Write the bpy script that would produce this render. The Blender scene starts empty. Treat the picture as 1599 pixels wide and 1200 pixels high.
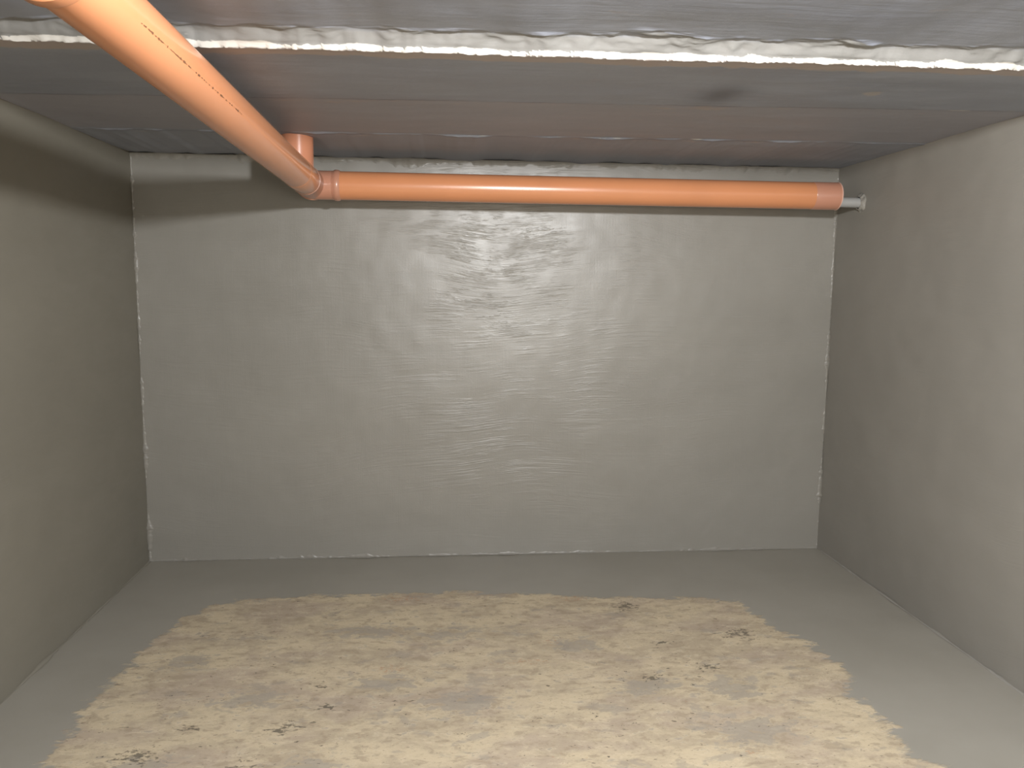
import bpy, bmesh, math, random
import numpy as np
from mathutils import Vector, Matrix, noise

# ------------------------------------------------------------------ frame of the room
# metres, floor z = 0, room axis = +Y, lens at x = 0, y = 0
H = 1.2088
XL, XR, YB, YF = -1.2587, 1.7279, 3.47, -1.20
ZT = H + 0.5066
scene = bpy.context.scene
col = scene.collection
rng = random.Random(4)


def link(name, me, mat=None, parent=None):
    o = bpy.data.objects.new(name, me)
    col.objects.link(o)
    if mat:
        me.materials.append(mat)
    if parent:
        o.parent = parent
    return o


def mesh(name, verts, faces, smooth=True, angle=40):
    me = bpy.data.meshes.new(name)
    me.from_pydata([tuple(v) for v in verts], [], faces)
    me.update()
    bm = bmesh.new(); bm.from_mesh(me)
    bmesh.ops.recalc_face_normals(bm, faces=bm.faces[:])
    bm.to_mesh(me); bm.free()
    if smooth:
        me.polygons.foreach_set('use_smooth', [True] * len(me.polygons))
        me.set_sharp_from_angle(angle=math.radians(angle))
    return me


def thing(name, loc, label, cat, group=None):
    o = bpy.data.objects.new(name, None)
    o.empty_display_size = 0.05
    o.location = loc
    col.objects.link(o)
    o['label'] = label; o['category'] = cat
    if group:
        o['group'] = group
    bpy.context.view_layer.update()
    return o


def part(name, me, mat, root, label=None):
    """mesh given in world coordinates -> child of root"""
    o = link(name, me, mat, root)
    me.transform(Matrix.Translation(-Vector(root.location)))
    if label:
        o['label'] = label
    return o


def fbm(x, y, z=0.0, o=4):
    return noise.fractal(Vector((x, y, z)), 1.0, 2.0, o)


# ------------------------------------------------------------------ node helpers
class NT:
    def __init__(self, name):
        self.m = bpy.data.materials.new(name)
        self.m.use_nodes = True
        self.t = self.m.node_tree
        self.b = self.t.nodes['Principled BSDF']

    def n(self, typ, **kw):
        nd = self.t.nodes.new(typ)
        for k, v in kw.items():
            setattr(nd, k, v)
        return nd

    def set(self, nd, key, v):
        if hasattr(v, 'is_output'):
            self.t.links.new(v, nd.inputs[key])
        else:
            nd.inputs[key].default_value = v

    def coord(self):
        return self.n('ShaderNodeTexCoord').outputs['Object']

    def mapping(self, vec, scale=(1, 1, 1), loc=(0, 0, 0), rot=(0, 0, 0)):
        nd = self.n('ShaderNodeMapping')
        self.set(nd, 'Vector', vec)
        nd.inputs['Scale'].default_value = scale
        nd.inputs['Location'].default_value = loc
        nd.inputs['Rotation'].default_value = rot
        return nd.outputs[0]

    def noise(self, vec, scale=1, detail=4, rough=.55, dist=0.0, color=False):
        nd = self.n('ShaderNodeTexNoise')
        self.set(nd, 'Vector', vec)
        nd.inputs['Scale'].default_value = scale
        nd.inputs['Detail'].default_value = detail
        nd.inputs['Roughness'].default_value = rough
        nd.inputs['Distortion'].default_value = dist
        return nd.outputs['Color' if color else 'Fac']

    def math(self, op, a, b=0.0, c=None, clamp=False):
        nd = self.n('ShaderNodeMath', operation=op, use_clamp=clamp)
        self.set(nd, 0, a); self.set(nd, 1, b)
        if c is not None:
            self.set(nd, 2, c)
        return nd.outputs[0]

    def rng(self, v, a, b, c=0.0, d=1.0, smooth=True):
        nd = self.n('ShaderNodeMapRange', interpolation_type='SMOOTHSTEP' if smooth else 'LINEAR')
        self.set(nd, 'Value', v)
        for k, x in zip(('From Min', 'From Max', 'To Min', 'To Max'), (a, b, c, d)):
            nd.inputs[k].default_value = x
        return nd.outputs[0]

    def mix(self, f, a, b, blend='MIX'):
        nd = self.n('ShaderNodeMix', data_type='RGBA', blend_type=blend)
        self.set(nd, 0, f)
        self.set(nd, 6, a if hasattr(a, 'is_output') else (*a, 1))
        self.set(nd, 7, b if hasattr(b, 'is_output') else (*b, 1))
        return nd.outputs[2]

    def attr(self, name):
        return self.n('ShaderNodeAttribute', attribute_name=name).outputs['Fac']

    def xyz(self, vec):
        nd = self.n('ShaderNodeSeparateXYZ')
        self.set(nd, 0, vec)
        return nd.outputs

    def bump(self, h, strength=.3, dist=.01, normal=None):
        nd = self.n('ShaderNodeBump')
        self.set(nd, 'Height', h)
        self.set(nd, 'Strength', strength)
        nd.inputs['Distance'].default_value = dist
        if normal:
            self.set(nd, 'Normal', normal)
        return nd.outputs[0]

    def out(self, color=None, rough=None, normal=None, spec=None):
        if color is not None:
            self.set(self.b, 'Base Color', color if hasattr(color, 'is_output') else (*color, 1))
        if rough is not None:
            self.set(self.b, 'Roughness', rough)
        if normal is not None:
            self.set(self.b, 'Normal', normal)
        if spec is not None:
            self.set(self.b, 'Specular IOR Level', spec)
        return self.m


PAINT = (0.238, 0.228, 0.202)


def wall_paint(name, strokes=1.0, base=PAINT, rough=.40, spec=.5, heavy=False):
    """glossy brushed tanking paint, strokes run level"""
    N = NT(name)
    c = N.coord()
    warp = N.noise(c, .75, 2.2, .4, color=True)
    vm = N.n('ShaderNodeVectorMath', operation='MULTIPLY_ADD')
    N.set(vm, 0, warp); vm.inputs[1].default_value = (.10, .10, .46); N.set(vm, 2, c)
    v = vm.outputs[0]
    st = N.rng(N.noise(N.mapping(v, (5.5, 5.5, 165)), 1.0, 3, .55), .32, .68)
    st2 = N.noise(N.mapping(v, (14, 14, 330)), 1.0, 2, .6)
    cross = N.noise(N.mapping(c, (190, 190, 9)), 1.0, 3, .6)
    patch = N.rng(N.noise(N.mapping(c, (1, 1, 1.5)), 2.6, 4, .62), .40, .62)
    if heavy:                                   # the thick reworked coat in the middle of the wall
        dist = N.n('ShaderNodeVectorMath', operation='DISTANCE')
        N.set(dist, 0, N.mapping(c, (1, 0, .62))); dist.inputs[1].default_value = (.30, 0, (H - .03) * .62)
        hv = N.rng(dist.outputs['Value'], .78, .14)
        patch = N.math('MULTIPLY', patch, N.math('MULTIPLY_ADD', hv, 1.05, .13))
    fine = N.noise(c, 190, 2, .6)
    seg = N.rng(N.noise(N.mapping(v, (5, 5, 24)), 1.0, 5, .68), .43, .57)
    st = N.math('MULTIPLY', st, N.math('MULTIPLY_ADD', seg, .85, .15))
    h = N.math('MULTIPLY', st, N.math('MULTIPLY_ADD', patch, .72, .05))
    h = N.math('MULTIPLY_ADD', N.math('MULTIPLY', st2, patch), .18, h)
    h = N.math('MULTIPLY_ADD', N.math('MULTIPLY', cross, N.math('SUBTRACT', 1.0, patch)), .13, h)
    h = N.math('MULTIPLY_ADD', fine, .10, h)
    nrm = N.bump(h, .50 * strokes, .0032)
    blot = N.noise(N.mapping(c, (1, 1, 1.6)), 1.3, 5, .6)
    colr = N.mix(N.rng(blot, .3, .7), tuple(x * .95 for x in base), tuple(x * 1.05 for x in base))
    rg = N.math('MULTIPLY_ADD', N.noise(N.mapping(v, (3, 3, 9)), 1.4, 4, .65), .26, rough - .13)
    return N.out(colr, rg, nrm, spec)


M_back = wall_paint('paint_wall_back', 1.0, rough=.40, spec=.8, heavy=True)
M_left = wall_paint('paint_wall_left_shaded', .16, base=(.188, .175, .142), rough=.52, spec=.35)  # same wall paint, darkened so the dimmer left side is in the colour
M_side = wall_paint('paint_wall_side_lit', .18, base=(.262, .250, .222), rough=.50, spec=.40)  # same wall paint, lightened so the brighter right side is in the colour
M_trim = wall_paint('paint_bead', 1.6, rough=.34)


def ceiling_mat():
    N = NT('paint_ceiling')
    c = N.coord()
    x, y, z = N.xyz(c)
    blot = N.noise(N.mapping(c, (.8, 2.6, 1)), 2.2, 5, .6)
    colr = N.mix(N.rng(blot, .3, .72), (.235, .252, .300), (.305, .325, .378))
    tone = N.attr('tone')
    colr = N.mix(N.math('MULTIPLY', tone, .8, clamp=True), colr, (.305, .298, .332))
    ln0 = N.noise(N.mapping(c, (6, 20, 20)), 1.0, 4, .65)
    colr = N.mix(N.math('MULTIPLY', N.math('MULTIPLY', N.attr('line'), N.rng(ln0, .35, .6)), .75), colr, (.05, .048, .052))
    # rusty unpainted lip along the slab edges
    lip = N.attr('lip')
    ln = N.noise(N.mapping(c, (9, 30, 30)), 1.0, 4, .65)
    lipm = N.rng(N.math('ADD', lip, N.math('MULTIPLY', N.math('SUBTRACT', ln, .5), 2.2)), .30, .75)
    colr = N.mix(lipm, colr, (.37, .318, .298))
    # bright bare mortar on the step face; glints painted pale along the far joint
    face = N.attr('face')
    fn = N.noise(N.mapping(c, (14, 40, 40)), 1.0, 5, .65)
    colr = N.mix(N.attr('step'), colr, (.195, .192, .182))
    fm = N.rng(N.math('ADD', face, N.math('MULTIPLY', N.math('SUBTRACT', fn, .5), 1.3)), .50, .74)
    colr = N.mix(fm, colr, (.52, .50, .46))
    # soot mark and a pale scuffed patch
    colr = N.mix(N.math('MULTIPLY', N.attr('soot'), .62, clamp=True), colr, (.05, .05, .056))
    colr = N.mix(N.math('MULTIPLY', N.rng(N.math('ADD', N.attr('scuff'), N.math('MULTIPLY', N.math('SUBTRACT', fn, .5), 2.0)), .55, .85), .6), colr, (.42, .37, .32))
    h = N.noise(N.mapping(c, (5, 60, 60)), 1.0, 4, .6)
    h = N.math('MULTIPLY_ADD', N.noise(c, 45, 4, .6), .5, h)
    return N.out(colr, N.rng(blot, .2, .8, .42, .62), N.bump(h, .14, .006), .45)


def floor_mat():
    N = NT('floor_paint_and_bare_concrete')
    c = N.coord()
    d = N.attr('bare')                       # signed distance to the paint edge, metres
    w = N.noise(N.mapping(c, (9, 16, 1)), 1.0, 5, .68)
    w2 = N.noise(N.mapping(c, (38, 60, 1)), 1.0, 3, .7)
    dd = N.math('MULTIPLY_ADD', N.math('SUBTRACT', w, .5), .20, d)
    dd = N.math('MULTIPLY_ADD', N.math('SUBTRACT', w2, .5), .05, dd)
    bare = N.rng(dd, -.012, .014)
    big = N.noise(N.mapping(c, (2.3, 4.2, 1)), 1.0, 5, .6)
    med = N.noise(N.mapping(c, (4.2, 7, 1), loc=(3, 7, 0)), 1.0, 9, .72, .35)
    fin = N.noise(N.mapping(c, (17, 30, 1)), 1.0, 6, .66, .3)
    grit = N.noise(N.mapping(c, (70, 110, 1)), 1.0, 4, .7)
    colr = N.mix(N.rng(med, .41, .59), (.405, .335, .235), (.515, .43, .295))
    colr = N.mix(N.math('MULTIPLY', N.rng(big, .47, .62), .62), colr, (.375, .303, .235))
    colr = N.mix(N.math('MULTIPLY', N.rng(fin, .53, .64), .55), colr, (.60, .51, .36))
    colr = N.mix(N.math('MULTIPLY', N.rng(fin, .47, .38), .60), colr, (.31, .25, .175))
    colr = N.mix(N.math('MULTIPLY', N.rng(grit, .44, .34), .35), colr, (.26, .205, .14))
    # grey worn islands, rust freckles
    fd = N.math('SUBTRACT', fin, .5)
    gi = N.noise(N.mapping(c, (6, 11, 1), loc=(11, 2, 0)), 1.0, 7, .68, .3)
    colr = N.mix(N.math('MULTIPLY', N.rng(gi, .57, .63), .55), colr, (.30, .265, .215))
    gp = N.rng(N.math('MULTIPLY_ADD', fd, 4.2, N.attr('grey')), .45, .75)
    colr = N.mix(N.math('MULTIPLY', gp, .62), colr, (.275, .248, .208))
    rs = N.rng(N.math('MULTIPLY_ADD', N.math('SUBTRACT', grit, .5), 5.5, N.math('MULTIPLY', N.attr('rust'), .8)), .75, 1.15)
    colr = N.mix(N.math('MULTIPLY', rs, .55), colr, (.40, .20, .10))
    sp = N.noise(N.mapping(c, (46, 92, 1), loc=(5, 1, 0)), 1.0, 3, .7, .5)
    spm = N.rng(N.noise(N.mapping(c, (3, 5, 1), loc=(1, 9, 0)), 1.0, 3), .50, .62)
    colr = N.mix(N.math('MULTIPLY', N.math('MULTIPLY', N.rng(sp, .645, .685), spm), .75), colr, (.085, .068, .042))
    dk = N.rng(N.math('MULTIPLY_ADD', N.math('SUBTRACT', sp, .5), 4.2, N.math('MULTIPLY', N.attr('dark'), .85)), .55, .88)
    colr = N.mix(N.math('MULTIPLY', dk, .75), colr, (.07, .06, .046))
    pb = N.noise(c, 2.2, 4, .6)
    paint = N.mix(N.rng(pb, .3, .7), (.272, .256, .216), (.300, .283, .242))
    colr = N.mix(bare, paint, colr)
    rough = N.rng(bare, 0, 1, .46, .82)
    h = N.math('MULTIPLY', N.math('ADD', med, N.math('MULTIPLY', fin, .7)), bare)
    h = N.math('MULTIPLY_ADD', N.noise(c, 60, 3, .6), .10, h)
    h = N.math('MULTIPLY_ADD', bare, -.25, h)
    return N.out(colr, rough, N.bump(h, .35, .006), .4)


def plastic(name, base, rough=.27, spec=.5):
    N = NT(name)
    c = N.coord()
    v = N.noise(c, 5, 2, .5)
    colr = N.mix(N.rng(v, .3, .7), tuple(x * .97 for x in base), tuple(min(1, x * 1.02) for x in base))
    N.b.inputs['Coat Weight'].default_value = .30
    N.b.inputs['Coat Roughness'].default_value = .11
    return N.out(colr, rough, None, spec)


M_orange = plastic('orange_pvc', (.62, .262, .122))
M_fit = plastic('pinkish_orange_pvc', (.49, .235, .155), .33)
M_stub = plastic('dull_orange_pvc', (.55, .235, .135), .27)
M_rim = plastic('rim_catchlight', (.66, .42, .34), .35)  # paler than the socket: the light caught on the rim is painted in
M_print = plastic('faded_black_print', (.16, .075, .035), .5)
M_grey = plastic('grey_pvc', (.34, .34, .33), .4)
M_mortar = wall_paint('painted_mortar', 1.2, base=(.262, .250, .222), rough=.50)


# ------------------------------------------------------------------ setting
def slab(name, o, u, v, nrm, nu, nv, mat, amp=.0025, thick=.12):
    """a wall: displaced front skin facing nrm, a plain back, closed sides"""
    o, u, v, nrm = (Vector(a) for a in (o, u, v, nrm))
    vs, fs = [], []
    for j in range(nv + 1):
        for i in range(nu + 1):
            p = o + u * (i / nu) + v * (j / nv)
            d = amp * fbm(p.x * 2.1 + p.y * 1.7, p.z * 2.3, p.y * .9 + 5, 4)
            d += amp * .35 * fbm(p.x * 13 + p.y * 11, p.z * 12, 9, 3)
            vs.append(p + nrm * d)
    W = nu + 1
    for j in range(nv):
        for i in range(nu):
            a = j * W + i
            fs.append((a, a + 1, a + W + 1, a + W))
    ring = [i for i in range(nu)] + [j * W + nu for j in range(nv)] + [nv * W + nu - i for i in range(nu)] + [(nv - j) * W for j in range(nv)]
    k0 = len(vs)
    for r in ring:
        vs.append(vs[r] - nrm * thick)
    L = len(ring)
    for k in range(L):
        fs.append((ring[k], ring[(k + 1) % L], k0 + (k + 1) % L, k0 + k))
    fs.append(tuple(k0 + k for k in range(L)))
    ob = link(name, mesh(name, vs, fs), mat)
    ob['kind'] = 'structure'
    return ob


ZTOP = H + .64
slab('wall_back', (XL - .12, YB, -.05), (XR - XL + .24, 0, 0), (0, 0, ZTOP + .05), (0, -1, 0), 190, 110, M_back)
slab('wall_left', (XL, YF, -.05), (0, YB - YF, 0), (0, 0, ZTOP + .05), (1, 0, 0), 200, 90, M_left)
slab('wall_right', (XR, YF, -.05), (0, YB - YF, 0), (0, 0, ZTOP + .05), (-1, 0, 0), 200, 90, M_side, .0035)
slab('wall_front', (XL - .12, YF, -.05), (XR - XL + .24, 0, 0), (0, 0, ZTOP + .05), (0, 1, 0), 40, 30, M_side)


def grid_mesh(name, xs, ys, zf, zback, down):
    nx, ny = len(xs), len(ys)
    vs = [(x, y, zf(x, y)) for y in ys for x in xs]
    fs = [(j * nx + i, j * nx + i + 1, (j + 1) * nx + i + 1, (j + 1) * nx + i) for j in range(ny - 1) for i in range(nx - 1)]
    ring = [i for i in range(nx - 1)] + [j * nx + nx - 1 for j in range(ny - 1)] + [ny * nx - 1 - i for i in range(nx - 1)] + [(ny - 1 - j) * nx for j in range(ny - 1)]
    k0 = len(vs)
    for r in ring:
        vs.append((vs[r][0], vs[r][1], zback))
    L = len(ring)
    for k in range(L):
        fs.append((ring[k], ring[(k + 1) % L], k0 + (k + 1) % L, k0 + k))
    fs.append(tuple(k0 + k for k in range(L)))
    return mesh(name, vs, fs, True, 75), nx * ny


def sstep(a, b, x):
    t = min(1, max(0, (x - a) / (b - a)))
    return t * t * (3 - 2 * t)


# --- ceiling: concrete planks, the nearest one sits higher and shows a ragged lit edge
JOINTS = [(1.873, -.0178), (2.368, -.0452), (2.901, -.0365)]     # y at x=0, slope


def joint_y(k, x):
    y0, s = JOINTS[k]
    return y0 + s * x


def edge_y(k, x):
    if k == 0:
        return joint_y(0, x) + .006 * fbm(x * 5, 1, 0, 3) + .005 * fbm(x * 24, 7, 0, 4)
    return joint_y(k, x) + .004 * fbm(x * 6, 3 + k, 0, 3) + .003 * fbm(x * 30, 9 + k, 0, 3)


def face_w(x):
    return .024 + .040 * max(0, fbm(x * 3.1, 20, 0, 3) + .12) + .010 * abs(fbm(x * 11, 33, 0, 3))


HX0, HX1, HY0, HY1 = -.20, .95, -.75, .98               # unseen ceiling recess, added so the lamp clears the slab without a hotspot


def ceil_z(x, y):
    z = ZT
    e = edge_y(0, x)
    w = face_w(x)
    top = .034 + .007 * fbm(x * 4, 40, 0, 3)
    t = (e - y) / w                                          # 0 at lip, 1 where the face meets the near plank
    if t > 0:
        f = .24 * sstep(0, .12 + .06 * fbm(x * 9, 51, 0, 2), t) + .76 * sstep(.02, 1, t)
        z += top * f
        if t < 2.0:
            z += .0085 * fbm(x * 11, y * 38, 3, 4) * sstep(.1, .5, t) * (1 - sstep(1.2, 2.0, t))
    else:
        z -= .004 * math.exp(t * w / .012) * (1 + .9 * fbm(x * 20, 2, 0, 3))
    e1, e2 = edge_y(1, x), edge_y(2, x)
    z += .0028 * sstep(e1 - .002, e1 + .004, y) * (1 + .5 * fbm(x * 3, 15, 0, 2))
    z -= .0040 * sstep(e2 - .006, e2 + .002, y) * max(.05, .55 + 2.2 * fbm(x * 6, 25, 0, 4))
    z += .0022 * fbm(x * 2.2, y * 5, 11, 4)
    if HX0 < x < HX1 and HY0 < y < HY1:
        z += .42
    return z


xs = list(np.linspace(XL - .06, XR + .06, 470))
ys = list(np.linspace(YF - .06, 1.70, 90)) + list(np.linspace(1.705, 1.96, 96)) + list(np.linspace(1.965, 2.24, 22)) + \
     list(np.linspace(2.245, 2.49, 60)) + list(np.linspace(2.50, 2.78, 24)) + list(np.linspace(2.785, 2.99, 60)) + list(np.linspace(3.0, YB + .06, 36))
me, nfront = grid_mesh('ceiling', xs, ys, ceil_z, ZT + .56, True)
lip, face, soot, scuff, tone, line, step = [], [], [], [], [], [], []
for y in ys:
    for x in xs:
        e = edge_y(0, x)
        d = y - e
        l0 = (1 - sstep(.040, .085, d)) * sstep(-.004, .004, d) if d < .09 else 0
        l1 = .34 * math.exp(-((y - edge_y(1, x) - .03) / .045) ** 2) * (.6 + .8 * fbm(x * 2, 60, 0, 3))
        l2 = .30 * math.exp(-((y - edge_y(2, x) - .03) / .04) ** 2) * (.6 + .8 * fbm(x * 2, 70, 0, 3))
        lip.append(max(l0, l1, l2, 0))
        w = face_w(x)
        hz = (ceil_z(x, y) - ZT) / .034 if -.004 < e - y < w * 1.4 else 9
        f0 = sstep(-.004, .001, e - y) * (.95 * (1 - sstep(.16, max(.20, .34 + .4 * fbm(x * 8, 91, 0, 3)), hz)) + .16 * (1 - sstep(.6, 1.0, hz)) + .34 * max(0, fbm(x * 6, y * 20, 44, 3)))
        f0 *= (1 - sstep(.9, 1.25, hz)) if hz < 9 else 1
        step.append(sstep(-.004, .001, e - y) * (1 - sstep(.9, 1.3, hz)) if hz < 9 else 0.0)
        e2 = edge_y(2, x)
        f2 = .60 * math.exp(-((y - e2 + .003) / .006) ** 2) * sstep(-.45, .1, x) * (.75 + 1.0 * fbm(x * 6, 80, 0, 3))  # painted glints where the joint's ridge catches the lamp
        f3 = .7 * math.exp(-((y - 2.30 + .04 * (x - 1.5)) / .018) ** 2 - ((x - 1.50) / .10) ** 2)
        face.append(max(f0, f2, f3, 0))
        soot.append(math.exp(-((x - .75) / .060) ** 2 - ((y - 2.20) / .10) ** 2))
        e1 = edge_y(1, x)
        tone.append(sstep(e1 - .01, e1 + .01, y) * (1 - sstep(e2 - .04, e2 + .0, y)))
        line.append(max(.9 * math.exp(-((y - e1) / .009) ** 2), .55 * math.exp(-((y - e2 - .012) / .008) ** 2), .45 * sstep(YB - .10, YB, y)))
        scuff.append(math.exp(-((x - 1.14) / .032) ** 2 - ((y - 2.135) / .035) ** 2))
nv = len(me.vertices)
for nm, arr in (('lip', lip), ('face', face), ('soot', soot), ('scuff', scuff), ('tone', tone), ('line', line), ('step', step)):
    a = me.attributes.new(nm, 'FLOAT', 'POINT')
    a.data.foreach_set('value', np.array(arr + [0.0] * (nv - len(arr)), dtype=np.float32))
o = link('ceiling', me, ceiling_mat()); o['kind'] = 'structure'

# --- floor: grey painted border round a bare concrete middle
POLY = [(-.985, 1.75), (-.995, 1.958), (-1.005, 2.301), (-.983, 2.563), (-.909, 2.887), (-.834, 2.988), (-.521, 3.031), (.071, 3.039),
        (.516, 2.966), (.959, 2.919), (1.122, 2.877), (1.164, 2.669), (1.243, 2.484), (1.258, 2.303), (1.208, 2.167),
        (1.24, 2.007), (1.205, 1.885), (1.271, 1.796), (1.30, 1.2), (1.22, .2), (1.25, -.7), (-.85, -.75), (-.97, .2), (-.93, 1.2)]
A = np.array(POLY); Bq = np.roll(A, -1, axis=0)


def sdf(px, py):
    P = np.array((px, py))
    AB = Bq - A; AP = P - A
    t = np.clip((AP * AB).sum(1) / (AB * AB).sum(1), 0, 1)
    d = np.sqrt(((AP - AB * t[:, None]) ** 2).sum(1)).min()
    c = ((A[:, 1] > py) != (Bq[:, 1] > py)) & (px < (Bq[:, 0] - A[:, 0]) * (py - A[:, 1]) / (Bq[:, 1] - A[:, 1] + 1e-12) + A[:, 0])
    return d if c.sum() % 2 else -d


GREY = [(-.798, 2.519, .06, .05), (-.338, 1.916, .06, .04), (-.16, 2.333, .09, .05), (.05, 2.2, .12, .06), (.838, 2.0, .12, .06),
        (.87, 2.23, .09, .06), (.62, 2.26, .09, .05), (-.56, 2.26, .1, .04), (-.75, 1.95, .08, .03), (.02, 2.66, .10, .04), (.45, 2.55, .08, .04), (-.25, 2.70, .12, .04)]
DARK = [(.69, 2.86, .045, .035), (1.03, 2.60, .055, .035), (.84, 2.36, .035, .022), (.65, 2.31, .03, .02), (-.48, 1.80, .06, .05), (-.60, 1.80, .05, .02),
        (-.07, 1.79, .06, .02), (-.33, 2.20, .035, .015), (-.43, 2.10, .04, .025), (-.78, 1.99, .05, .025), (.75, 2.55, .03, .012), (-.35, 2.32, .03, .012), (-.68, 2.12, .03, .015), (-.50, 1.90, .03, .04)]
RUST = [(.27, 2.44, .09, .015), (-.16, 2.42, .05, .02), (.36, 2.58, .04, .02), (.80, 1.90, .02, .01), (.51, 2.95, .07, .03), (-.15, 2.99, .10, .03)]


def blobs(lst, x, y):
    return max(math.exp(-((x - a) / (1.2 * c)) ** 2 - ((y - b) / (1.3 * d)) ** 2) for a, b, c, d in lst)


xs = list(np.linspace(XL - .06, XR + .06, 210))
ys = list(np.linspace(YF - .06, 1.55, 60)) + list(np.linspace(1.562, YB + .06, 165))
me, nf = grid_mesh('floor', xs, ys, lambda x, y: .0018 * fbm(x * 2.4, y * 2.4, 2, 4), -.14, False)
nv = len(me.vertices)
XY = [(x, y) for y in ys for x in xs]
for nm, arr in (('bare', [sdf(x, y) for x, y in XY]), ('grey', [blobs(GREY, x, y) for x, y in XY]),
                ('dark', [blobs(DARK, x, y) for x, y in XY]), ('rust', [blobs(RUST, x, y) for x, y in XY])):
    a = me.attributes.new(nm, 'FLOAT', 'POINT')
    a.data.foreach_set('value', np.array(arr + [-1.0 if nm == 'bare' else 0.0] * (nv - len(arr)), dtype=np.float32))
o = link('floor', me, floor_mat()); o['kind'] = 'structure'


# --- hand-brushed paint fillets in the corners
def fillet(name, p0, p1, a, b, r, rj, n=160, seg=7, seed=0, mat=M_trim):
    """concave cove along p0->p1; a, b = unit vectors into the room along the two surfaces"""
    p0, p1, a, b = (Vector(q) for q in (p0, p1, a, b))
    vs, fs = [], []
    for i in range(n + 1):
        t = i / n
        c = p0.lerp(p1, t)
        L = (p1 - p0).length * t
        rr = r * ((1 - rj) + rj * 2.4 * max(0, fbm(L * 5, seed, 0, 3) + .25 + .5 * fbm(L * 37, seed + 3, 0, 3)))
        for k in range(seg + 1):
            th = math.pi / 2 * k / seg
            q = c + a * rr * (1 - math.sin(th)) + b * rr * (1 - math.cos(th))
            q += (a + b) * (.0008 * fbm(L * 90, k * .7, seed, 2) + .0008)
            vs.append(q)
        vs.append(c - (a + b) * .006)
    W = seg + 2
    for i in range(n):
        for k in range(W):
            x0 = i * W + k; x1 = i * W + (k + 1) % W
            fs.append((x0, x1, x1 + W, x0 + W))
    fs.append(tuple(range(W))); fs.append(tuple(n * W + k for k in range(W)))
    ob = link(name, mesh(name, vs, fs, True, 60), mat)
    ob['kind'] = 'structure'


fillet('trim_1', (XL, YB, 0), (XL, YB, ZT), (1, 0, 0), (0, -1, 0), 0.010, .85, 420, seed=1)
fillet('trim_2', (XR, YB, 0), (XR, YB, ZT), (-1, 0, 0), (0, -1, 0), 0.010, .85, 420, seed=2)
fillet('trim_3', (XL, YB, 0), (XR, YB, 0), (0, 0, 1), (0, -1, 0), 0.010, .85, 520, seed=3)
fillet('trim_4', (XL, YB, ZT), (XR, YB, ZT), (0, 0, -1), (0, -1, 0), .024, .45, 420, seed=4)
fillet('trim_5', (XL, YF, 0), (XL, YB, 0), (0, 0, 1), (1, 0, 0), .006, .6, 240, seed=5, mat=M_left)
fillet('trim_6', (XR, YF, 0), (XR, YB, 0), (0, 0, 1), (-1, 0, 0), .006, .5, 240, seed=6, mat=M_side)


# ------------------------------------------------------------------ pipework
def lathe(name, p0, p1, prof, n=72, caps=(True, True), cut0=None, cut1=None):
    """prof: list of (distance along p0->p1, radius); open tubes get a wall because prof may double back"""
    p0, p1 = Vector(p0), Vector(p1)
    ax = (p1 - p0).normalized()
    u = ax.orthogonal().normalized()
    if abs(ax.z) < .9:
        u = (Vector((0, 0, 1)) - ax * ax.z).normalized()
    v = ax.cross(u)
    vs, fs = [], []
    for s, r in prof:
        for k in range(n):
            th = 2 * math.pi * k / n
            vs.append(p0 + ax * s + (u * math.cos(th) + v * math.sin(th)) * r)
    for j in range(len(prof) - 1):
        for k in range(n):
            a = j * n + k; b = j * n + (k + 1) % n
            fs.append((a, b, b + n, a + n))
    if caps[0]:
        fs.append(tuple(range(n)))
    if caps[1]:
        fs.append(tuple((len(prof) - 1) * n + k for k in range(n)))
    return mesh(name, vs, fs, True, 35)


R0 = .0545
ZE = H + .3695                                # height of the pipe axis at the elbow
EX, EY = -.506, 3.262                         # elbow centre
RX = 1.622                                    # right-hand end of the long pipe
ZR = H + .3647
zx = lambda x: ZE + (ZR - ZE) * (x - EX) / (RX - EX)
zy = lambda y: ZE + .0247 * (EY - y)          # inlet rises and drifts a little towards the lens
ix = lambda y: EX - .0071 * (EY - y)

# long pipe along the back wall
t = thing('drain_pipe', (.55, EY, zx(.55)), 'long straight orange plastic pipe running level along the back wall under the ceiling', 'pipe')
P0, P1 = Vector((EX, EY, ZE)), Vector((RX, EY, ZR))
X0 = -.396
a0 = Vector((X0, EY, zx(X0))); a1 = Vector((1.512, EY, zx(1.512)))
L = (a1 - a0).length
part('pipe_body', lathe('pipe_body', a0, a1, [(0, R0 - .001), (.001, R0), (L * .25, R0), (L * .5, R0), (L * .75, R0), (L, R0)]), M_orange, t)
b1 = Vector((RX, EY, zx(RX)))
L = (b1 - a1).length
part('end_socket', lathe('end_socket', a1, b1, [(0, R0 - .002), (0, R0 + .0002), (.0012, R0 + .0008), (L - .006, R0 + .0012), (L - .004, R0 + .0012), (L - .004, R0 - .012)]), M_fit, t,
     'duller pink-orange socket end')
part('end_rim', lathe('end_rim', a1, b1, [(L - .0045, R0 - .006), (L - .0045, R0 + .0014), (L - .003, R0 + .0024), (L - .001, R0 + .002), (L, R0 - .0005), (L - .001, R0 - .006), (L - .004, R0 - .010)],
                           caps=(True, True)), M_rim, t, 'rim with its highlight painted pale')

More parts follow.
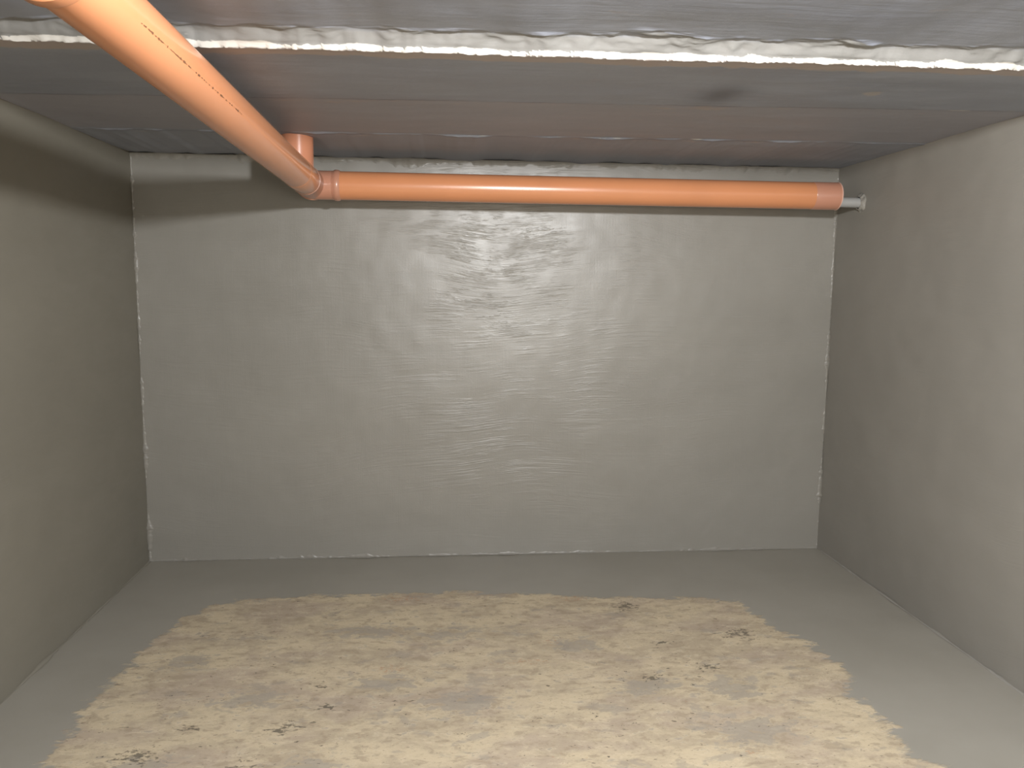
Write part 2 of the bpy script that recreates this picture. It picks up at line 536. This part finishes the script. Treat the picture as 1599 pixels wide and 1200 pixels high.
# inlet pipe coming towards the lens
t = thing('inlet_pipe', (EX, 1.6, zy(1.6)), 'orange plastic pipe running from the upper left foreground towards the back wall', 'pipe')
i0 = Vector((ix(YF + .005), YF + .005, zy(YF + .005))); i1 = Vector((ix(2.925), 2.925, zy(2.925)))
L = (i1 - i0).length
part('pipe_body', lathe('pipe_body', i0, i1, [(L * k / 8, R0) for k in range(9)]), M_orange, t)
s0 = Vector((ix(.98), .98, zy(.98))); s1 = Vector((ix(1.185), 1.185, zy(1.185)))
L = (s1 - s0).length
part('socket', lathe('socket', s0, s1, [(0, R0 + .0005), (.004, R0 + .005), (L - .035, R0 + .005), (L - .03, R0 + .009), (L - .006, R0 + .009), (L, R0 + .007), (L, R0 + .0005)]), M_orange, t)
# printed line, worn beyond reading: ink ticks that follow the round of the pipe
vs, fs = [], []
PH = math.radians(-20)                        # generator of the print, measured from +X towards +Z
y = 1.365
while y < 1.985:
    wl = rng.uniform(.003, .009)
    on = rng.random() < (.80 if y < 1.62 else .45)
    hh = (rng.uniform(.010, .024) if rng.random() < .8 else .034) if on else .0012
    off = rng.uniform(-.006, .006) if on else 0
    k0 = len(vs)
    for yy in (y, y + wl * .98):
        for q in range(3):
            ph = PH + off + hh * (q - 1)
            rr = R0 + .0003
            vs.append((ix(yy) + rr * math.cos(ph), yy, zy(yy) + rr * math.sin(ph)))
    fs += [(k0, k0 + 1, k0 + 4, k0 + 3), (k0 + 1, k0 + 2, k0 + 5, k0 + 4)]
    if k0:
        fs += [(k0 - 3, k0 - 2, k0 + 1, k0), (k0 - 2, k0 - 1, k0 + 2, k0 + 1)]
    y += wl
part('printed_marking', mesh('printed_marking', vs, fs), M_print, t, 'worn dark line of print')

# elbow joining the two, a mitred bend with sockets
t = thing('pipe_elbow', (EX, EY, ZE), 'dull orange right angled elbow joining the two long pipes near the back left', 'pipe fitting')
RE = R0 + .0008
n = 96
vs, fs = [], []
rings = []
ysx = [(3.120, R0 - .001), (3.1205, RE + .0006), (3.124, RE + .0012), (3.128, RE)]
for yy, rr in ysx:
    rings.append([Vector((ix(yy) + rr * math.cos(2 * math.pi * k / n), yy, zy(yy) + rr * math.sin(2 * math.pi * k / n))) for k in range(n)])
# mitre plane: points with (x-EX) = (y-EY) on both cylinders
rings.append([Vector((EX + RE * math.cos(2 * math.pi * k / n), EY + RE * math.cos(2 * math.pi * k / n), ZE + RE * math.sin(2 * math.pi * k / n))) for k in range(n)])
mitre = rings[-1]
for xx, rr in ((-.425, RE), (-.424, RE + .0012), (-.4235, RE)):
    rings.append([Vector((xx, EY + rr * math.cos(2 * math.pi * k / n), zx(xx) + rr * math.sin(2 * math.pi * k / n))) for k in range(n)])
for r in rings:
    vs += r
for j in range(len(rings) - 1):
    for k in range(n):
        a = j * n + k; b = j * n + (k + 1) % n
        fs.append((a, b, b + n, a + n))
fs.append(tuple(range(n))); fs.append(tuple((len(rings) - 1) * n + k for k in range(n)))
part('elbow_body', mesh('elbow_body', vs, fs, True, 30), M_fit, t)
# raised weld line round the mitre
vs, fs = [], []
m = 8
for k in range(n):
    th = 2 * math.pi * k / n
    rad = Vector((math.cos(th), math.cos(th), math.sin(th))).normalized()
    tg = Vector((-math.sin(th), -math.sin(th), math.cos(th))).normalized()
    bn = rad.cross(tg)
    for q in range(m):
        f = 2 * math.pi * q / m
        vs.append(mitre[k] + rad * (.0024 * math.cos(f) + .0002) + bn * .0021 * math.sin(f))
for k in range(n):
    for q in range(m):
        fs.append((k * m + q, ((k + 1) % n) * m + q, ((k + 1) % n) * m + (q + 1) % m, k * m + (q + 1) % m))
part('mitre_seam', mesh('mitre_seam', vs, fs), M_fit, t)
c0 = Vector((-.4235, EY, zx(-.4235))); c1 = Vector((-.394, EY, zx(-.394)))
L = (c1 - c0).length
part('ring_collar', lathe('ring_collar', c0, c1, [(0, R0 - .004), (0, RE), (.003, RE + .0005), (.008, RE + .0040), (.017, RE + .0046), (.024, RE + .0034), (.0275, RE + .0008), (L, R0 + .0003), (L, R0 - .004)]), M_fit, t)

# tee on the inlet line, its branch rises through the ceiling
UY, UX, UR = 3.005, -.513, .0555
t = thing('pipe_tee', (ix(3.02), 3.02, zy(3.02)), 'orange tee with a short upright stub meeting the ceiling behind the slanting inlet pipe', 'pipe fitting')
t0 = Vector((ix(2.926), 2.926, zy(2.926))); t1 = Vector((ix(3.119), 3.119, zy(3.119)))
L = (t1 - t0).length
part('tee_body', lathe('tee_body', t0, t1, [(0, R0 - .002), (0, R0 + .0003), (.002, R0 + .0008), (L - .002, R0 + .0008), (L, R0 + .0003), (L, R0 - .002)]), M_orange, t)
n = 72
vs, fs = [], []
zb = zy(UY)
for rr, fl in ((UR, (0, .33, .66, 1)), (UR - .004, (1, .66, .33, 0))):
    for f in fl:
        for k in range(n):
            th = 2 * math.pi * k / n
            dx = UX - ix(UY) + rr * math.cos(th)
            zs = zb + math.sqrt(max(.012 ** 2, (R0 + .0012) ** 2 - dx * dx))
            vs.append((UX + rr * math.cos(th), UY + rr * math.sin(th), zs + (ZT + .004 - zs) * f))
for j in range(8):
    for k in range(n):
        a = j * n + k; b = j * n + (k + 1) % n
        a2 = (j + 1) % 8 * n + k; b2 = (j + 1) % 8 * n + (k + 1) % n
        fs.append((a, b, b2, a2))
part('upright_branch', mesh('upright_branch', vs, fs, True, 50), M_stub, t)

# thin grey pipe into the right wall
GZ = H + .3405
t = thing('outlet_pipe', (1.66, EY, GZ), 'thin grey pipe between the orange pipe end and the right wall', 'pipe')
g0, g1 = Vector((RX - .012, EY + .002, GZ + .001)), Vector((XR + .05, EY + .002, GZ - .001))
L = (g1 - g0).length
part('pipe_body', lathe('pipe_body', g0, g1, [(0, .0195), (.0, .0205), (L * .5, .0205), (L, .0205)], 40), M_grey, t)
vs, fs = [], []
n, m = 44, 9
for j in range(m):
    f = j / (m - 1)
    for k in range(n):
        th = 2 * math.pi * k / n
        rr = .0225 + .017 * f ** .6 + (.007 * fbm(math.cos(th) * 2.2, math.sin(th) * 2.2, f * 3, 4)) * (.25 + f)
        vs.append((XR - .013 + .018 * f + .003 * fbm(math.cos(th) * 4, math.sin(th) * 4, 8 + f, 3), EY + .002 + rr * math.cos(th), GZ + .004 * f + rr * 1.05 * math.sin(th)))
for j in range(m - 1):
    for k in range(n):
        a = j * n + k; b = j * n + (k + 1) % n
        fs.append((a, b, b + n, a + n))
part('mortar_collar', mesh('mortar_collar', vs, fs), M_mortar, t, 'rough painted mortar ring')

# ------------------------------------------------------------------ light
def lamp(name, loc, power, color, radius):
    l = bpy.data.lights.new(name, 'POINT')
    l.energy = power; l.color = color; l.shadow_soft_size = radius
    ob = bpy.data.objects.new(name, l)
    ob.location = loc
    col.objects.link(ob)
    return ob


lamp('inspection_lamp', (.52, .60, H + .505), 198, (.985, .99, 1.0), .05)
lamp('fill_lamp', (.60, -.50, H + .0), 74, (1.0, .93, .82), .25)  # unseen warm fill, added to lift the shadows and ceiling

w = bpy.data.worlds.new('World'); scene.world = w
w.use_nodes = True
w.node_tree.nodes['Background'].inputs[0].default_value = (.5, .52, .55, 1)
w.node_tree.nodes['Background'].inputs[1].default_value = .05

# ------------------------------------------------------------------ camera
yaw, pitch, roll, F = .0869078, -.1255830, .00929327, 1257.18
cy, sy, cp, sp = math.cos(yaw), math.sin(yaw), math.cos(pitch), math.sin(pitch)
fwd = Vector((sy * cp, cy * cp, sp)); right = Vector((cy, -sy, 0)); up = right.cross(fwd)
r2 = right * math.cos(roll) + up * math.sin(roll)
u2 = up * math.cos(roll) - right * math.sin(roll)
cam = bpy.data.cameras.new('camera'); cam.sensor_width = 36; cam.lens = F / 1599 * 36
cam.clip_start = .02
co = bpy.data.objects.new('camera', cam)
mt = Matrix((r2, u2, -fwd)).transposed().to_4x4()
mt.translation = (0, 0, H)
co.matrix_world = mt
col.objects.link(co)
scene.camera = co

vs_ = scene.view_settings
scene.display_settings.display_device = 'sRGB'
vs_.view_transform = 'Standard'; vs_.look = 'None'; vs_.gamma = 1; vs_.use_curve_mapping = False
vs_.exposure = 0.0
